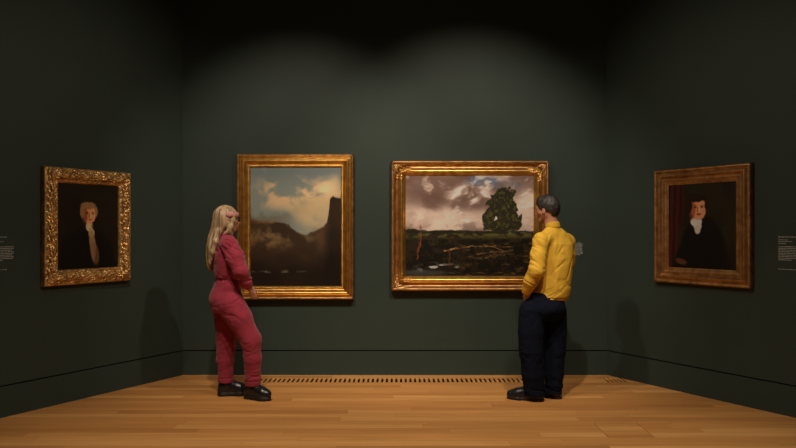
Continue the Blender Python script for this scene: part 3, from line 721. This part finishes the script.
def drape(V, Nn):
    z = V[:, 2]; arm = np.minimum(np.linalg.norm(V-re, axis=1), 1)
    zl = [w_(0, q)[2] for q in (311, 290, 279, 345, 372)]
    up = sm(z, zl[2]-.02, zl[2]+.03); lo = 1-up
    a = nrm(re-rs); d = np.zeros(len(V))
    d += up*.009*ridge(V, (4, 9, 15), ((.9, 0, -.5), (0, 1, 0), (.5, 0, .9)), 1)
    near = (V[:, 1] < Y0-.02)*up
    d += near*.007*ridge(V, (3, 9, 17), ((.5, .2, .8), (0, 1, 0), (-.55, 0, .8)), 2)
    d += lo*.006*ridge(V, (3, 8, 15), ((.8, 0, .6), (0, 1, 0), (-.3, 0, .95)), 3)
    kn = np.exp(-((z-zl[3])/.10)**2)+np.exp(-((z-zl[0])/.07)**2)
    d += lo*kn*.006*ridge(V, (4, 8, 17), ((.9, 0, -.4), (0, 1, 0), (.4, 0, .9)), 4)
    d += .005*np.exp(-((z-zl[2])/.035)**2)*np.sin(np.arctan2(V[:, 1]-Y0, V[:, 0]-w_(228, 0)[0])*22+7*vnoise(V*12))*vnoise(V*9)
    d -= .010*np.exp(-((z-zl[2])/.012)**2)
    hem = w_(0, 380.5)[2]; d -= .004*(np.abs(z-hem-.012) < .006)*lo
    d += lo*np.exp(-((z-zl[4])/.05)**2)*.004*ridge(V, (5, 5, 24), None, 5)
    return d
suit = J.build('jumpsuit', M['red'], T, drape, 1)
C_ = Field(w_(210, 250, -.2), w_(250, 225, .2), .004)
C_.chain([(w_(226.5, 237.2, -.050)+f*.0, .020), (w_(231.5, 238.5, -.035), .017), (w_(233.5, 241.5, -.01), .014)], .015); C_.chain([(w_(226.5, 237, .050), .020), (w_(232, 238.5, .03), .017), (w_(233.5, 241.5, .01), .014)], .015)
C_.chain([(w_(226.5, 237.2, -.05), .02), (w_(221.5, 236.5, 0), .02), (w_(226.5, 237, .05), .02)], .02)
C_.build('collar', M['red'], T)
cf = Field(rw-.12, rw+.12, .004); cd = nrm(rw-re); cf.cone(rw-cd*.040, rw-cd*.012, .036, .034, .01); cf.cut(rw-cd*.008, cd); cf.build('cuff', M['red'], T)
# hair: cap, long fall down the back, side locks
Hh = Field(w_(198, 280, -.30), w_(245, 200, .30), .0045)
p = hp
Hh.ell(p(-.022, 0, .034), (hf, hr, hu), (.103, .086, .090), .02)
Hh.ell(p(-.05, 0, -.02), (hf, hr, hu), (.078, .088, .10), .03)
for s in (-1, 1):
    Hh.chain([(p(.030, s*.062, .055), .028), (p(.034, s*.074, -.01), .020), (p(.018, s*.078, -.07), .022), (p(-.005, s*.082, -.12), .024)], .02)
def rel(a, b, z): return np.array([w_(0, z)[0]*0, 0, w_(0, z)[2]])+np.array([*(w_(a, z)[:2]+r[:2]*b), 0])
Hh.stack([(w_(210.5, 272), .012, .03), (w_(210.8, 266), .030, .065), (w_(210.8, 256), .040, .10), (w_(212, 246), .050, .115), (w_(214.5, 237), .058, .115), (w_(218.5, 229), .070, .105), (w_(221.5, 221), .080, .094)], f, .025)
Hh.chain([(rel(219, .10, 232), .028), (rel(216.5, .125, 241), .030), (rel(213.5, .12, 251), .024), (rel(211, .10, 262), .016)], .02)
Hh.ell(p(.075, 0, -.035), (hf, hr, hu), (.075, .066, .095), .012, 's')
def strands(V, Nn):
    a = np.arctan2((V-hc)@hr, (V-hc)@(-hf))
    q = np.stack([a*9, V[:, 2]*3.0, 0*a], 1); q2 = np.stack([a*26, V[:, 2]*4.0, 0*a+3], 1)
    wv = np.stack([a*3, V[:, 2]*9, 0*a+8], 1)
    return .011*(fbm(q, 2)-.5)+.007*(fbm(q2, 2)-.5)+.014*(vnoise(wv)-.5)*sm(-V[:, 2], -1.6, -1.3)
Hh.build('hair', M['blonde'], T, strands, 1)
hb_ = Field(hc-.16, hc+.16, .0035)
for i in range(14):
    t0, t1 = [(-95+190*k/14)*math.pi/180 for k in (i, i+1)]
    for du, rr in ((-.013, .011), (.0, .013), (.013, .010)):
        q = lambda t: p(-.012+.096*math.cos(t), (.091-.15*max(du, 0))*math.sin(t), .044+du-.006*math.cos(t))
        hb_.cone(q(t0), q(t1), rr, rr, .008)
hb_.build('headband', M['band'], T, lambda V, Nn: .0025*ridge(V, (8, 8, 60), None, 7), 1)
gl = Field(hc-.14, hc+.16, .0025)
for s in (-1, 1):
    for i in range(12):
        t0, t1 = [2*math.pi*k/12 for k in (i, i+1)]; q = lambda t: p(.103-.006*abs(math.cos(t)), s*.034+.025*math.cos(t), -.002+.020*math.sin(t)); gl.cone(q(t0), q(t1), .0034, .0034, .002)
    gl.cone(p(.098, s*.058, .006), p(-.01, s*.080, .004), .0034, .003, .002)
gl.cone(p(.104, -.011, .004), p(.104, .011, .004), .003, .003, .002); gl.build('spectacles', M['glass_frame'], T, relax=0)
shoe('shoe', T, w_(245.2, 400, -.00), w_(270, 401, -.105), 1.06, .042, .135, True)
shoe('shoe', T, w_(218.0, 397, .08), w_(249, 396, .13), 1.06, .042, .135, True)

# ---- man in the yellow shirt
Y0m = 6.14
T2 = empty('person', 'man seen from behind in a yellow shirt and navy trousers, standing at right', 'person', (at(543, 400, Y0m)[0], Y0m, 0))
m_ = lambda px, py, dy=0: at(px, py, Y0m+dy)
f, r, u = frame_of(58, -1); hf, hr, hu = frame_of(38, -1)      # his right side is away and to the right
hl = -hr
B = Field(m_(500, 403, -.35)-np.array([0, 0, .02]), m_(585, 190, .42)+.02, .0045)
hc2 = m_(546.6, 209.3, .02); up2 = nrm(hu+hf*.08); hf2 = nrm(hf-up2*.0-np.array([0, 0, .08])); hp2 = head(B, hc2, hf2, hr, up2, 1.0)
B.chain([(hp2(-.035, 0, -.05), .055), (m_(551.5, 225, .0), .054), (m_(552.5, 234), .056)], .03)
B.stack([(m_(543.5, 312), .10, .155), (m_(544, 300), .10, .155), (m_(552, 276), .095, .145), (m_(554, 255), .11, .165), (m_(554, 240), .08, .17), (m_(553.5, 233), .04, .06)], f, .03)
lh, rh = m_(533, 309, -.05), m_(555, 309, .05); lkn, rkn = m_(531.5, 350, -.07), m_(554, 350, .06); lan, ran = m_(535, 391, -.03), m_(554.5, 391, .05)
for a, b, c in ((lh, lkn, lan), (rh, rkn, ran)): B.chain([(a, .085), (b, .056), (c, .032)], .02); B.cone(c, c-np.array([0, 0, .04]), .030, .026)
ls2, le2, lw2 = m_(541.5, 241, -.125), m_(536.5, 270, -.19), m_(526.8, 291, -.09)
rs2, re2, rw2 = m_(566.5, 242, .125), m_(569.2, 265, .165), m_(559, 290, .33)
B.chain([(ls2, .055), (le2, .040), (lw2, .027)], .015); B.chain([(rs2, .055), (re2, .044), (rw2, .027)], .015)
hand(B, m_(527.4, 291.5, -.085), (.18, .45, -1), (.6, .75, .1), (-.65, .5, -.1), .95, .25)
hand(B, rw2, nrm((-.6, .1, -.6)), (-.2, -.9, 0), (-.5, .3, .6), 1.05, .4)
B.build('body', M['skin_man'], T2); eyes(hp2, hf2, hr, T2, 1.0)
# trousers
J = Field(m_(500, 403, -.35)-np.array([0, 0, .02]), m_(585, 290, .4)+.02, .0055)
J.stack([(m_(543, 318), .135, .175), (m_(543.2, 306), .145, .195), (m_(545, 297), .130, .180), (m_(547, 292), .118, .165)], f, .03)
J.ell(m_(549, 309, -.06), (f, r, u), (.12, .16, .10), .05)
J.chain([(m_(531.5, 312, -.06), .112), (m_(530.8, 332, -.07), .110), (m_(531.2, 352, -.07), .104), (m_(532.8, 374, -.05), .096), (m_(534.5, 394, -.035), .090)], .015)
J.chain([(m_(554, 312, .05), .110), (m_(554.8, 332, .06), .104), (m_(554.3, 352, .06), .096), (m_(553.8, 374, .06), .086), (m_(553.3, 395, .06), .078)], .012)
J.cut(m_(532, 394.3), (0, 0, -1))
def drape2(V, Nn):
    z = V[:, 2]; zh = m_(0, 391)[2]; k = np.exp(-((z-m_(0, 350)[2])/.12)**2); h = np.exp(-((z-zh)/.10)**2); b = np.exp(-((z-m_(0, 308)[2])/.06)**2)
    return .005*ridge(V, (9, 9, 5), None, 11)+.008*k*ridge(V, (3, 6, 15), ((.9, 0, .4), (0, 1, 0), (-.4, 0, .9)), 12)+.010*h*ridge(V, (3, 5, 17), ((.9, 0, -.3), (0, 1, 0), (.3, 0, .9)), 13)+.006*b*ridge(V, (4, 6, 14), None, 14)
J.build('trousers', M['navy'], T2, drape2, 1)
# shirt
S_ = Field(m_(510, 312, -.4), m_(585, 212, .42), .005)
S_.stack([(m_(550.2, 300.2), .125, .178), (m_(551.2, 296.5), .135, .182), (m_(552.5, 288), .140, .172), (m_(554, 275), .135, .170), (m_(555.0, 258), .135, .182), (m_(555.0, 244), .115, .188), (m_(554.5, 237), .085, .165), (m_(554, 231), .062, .11), (m_(553, 226.5), .055, .070)], f, .03)
S_.chain([(m_(550, 236, -.03), .070), (ls2, .070), (m_(538.5, 256, -.160), .068), (le2, .066), (m_(531.0, 281, -.145), .062), (m_(527.8, 288, -.105), .050), (m_(526.6, 290.6, -.09), .040)], .025)
S_.chain([(m_(558, 236, .03), .070), (rs2, .072), (m_(567.2, 254, .15), .066), (m_(568.4, 261.5, .16), .056)], .025)
S_.chain([(m_(540, 298.5, -.10), .02), (m_(537, 298.5, -.0), .02)], .03)
def drape3(V, Nn):
    z = V[:, 2]; armm = sm(-((V-np.array(m_(540.5, 268, -.11)))@r), -.02, .04)       # 1 on the left arm
    L = lambda q: m_(0, q)[2]; d = np.zeros(len(V))
    d += (1-armm)*.006*ridge(V, (7, 7, 4), ((1, 0, -.35), (0, 1, 0), (.35, 0, 1)), 21)
    d += (1-armm)*.007*ridge(V, (11, 7, 3), ((1, 0, -.25), (0, 1, 0), (.25, 0, 1)), 22)*sm(z, L(296), L(270))
    d += (1-armm)*.009*ridge(V, (3, 5, 16), ((.9, 0, .35), (0, 1, 0), (-.35, 0, .9)), 23)*np.exp(-((z-L(294))/.09)**2)
    d += armm*.008*ridge(V, (4, 6, 12), ((.8, 0, -.6), (0, 1, 0), (.6, 0, .8)), 24)
    d += armm*.009*ridge(V, (4, 6, 20), ((.9, 0, -.35), (0, 1, 0), (.35, 0, .9)), 25)*(np.exp(-((z-L(280))/.09)**2))
    d += .008*np.exp(-(np.linalg.norm(V-m_(543, 252, -.15), axis=1)/.09)**2)*ridge(V, (14, 8, 4), ((.8, 0, .6), (0, 1, 0), (-.6, 0, .8)), 26)
    d -= .004*(np.abs(z-L(297.3)) < .005)*(1-armm)
    return d
S_.build('shirt', M['yellow'], T2, drape3, 1)
cl = Field(m_(535, 240, -.2), m_(570, 212, .2), .004)
cl.stack([(m_(552.9, 229), .060, .070), (m_(552.6, 226), .064, .072), (m_(552.0, 221.2), .061, .064)], f, .01)
cl.stack([(m_(552.6, 226), .02, .02), (m_(552.0, 220), .02, .02)], f, .01)
cl.build('collar', M['yellow'], T2)
cf = Field(lw2-.14, lw2+.14, .004); cd = nrm(lw2-m_(531, 281, -.145)); cf.cone(lw2-cd*.03, lw2+cd*.012, .046, .044, .01); cf.cut(lw2+cd*.016, cd); cf.build('cuff', M['yellow'], T2)
# short hair, greying
hh = Field(hc2-.17, hc2+.17, .0035); p = hp2
hh.ell(p(-.014, 0, .036), (hf2, hr, up2), (.109, .086, .097), .02); hh.ell(p(-.048, 0, -.008), (hf2, hr, up2), (.070, .080, .080), .03)
hh.cone(p(.045, .03, .092), p(.045, -.03, .090), .026, .024, .03)
hh.ell(p(.105, 0, -.02), (hf2, hr, up2), (.085, .12, .078), .008, 's'); hh.box(p(.05, 0, -.095), (hf2, hr, up2), (.12, .15, .075), .02, .008, 's')
hh.ell(p(-.10, 0, -.125), (hf2, hr, up2), (.06, .12, .055), .01, 's')
for s in (-1, 1): hh.ell(p(-.006, s*.088, -.03), (hf2, hr, up2), (.024, .024, .038), .006, 's')
hh.build('hair', M['darkhair'], T2, lambda V, Nn: .007*(fbm(V*np.array([45, 45, 30]), 3)-.5), 1)
# leather uppers with laces
shoe('shoe', T2, m_(544.5, 401, -.055), m_(506.5, 398, .055), 1.05, .026, .115)
shoe('shoe', T2, m_(560.5, 398.5, .015), m_(536, 396, .24), 1.05, .026, .115)
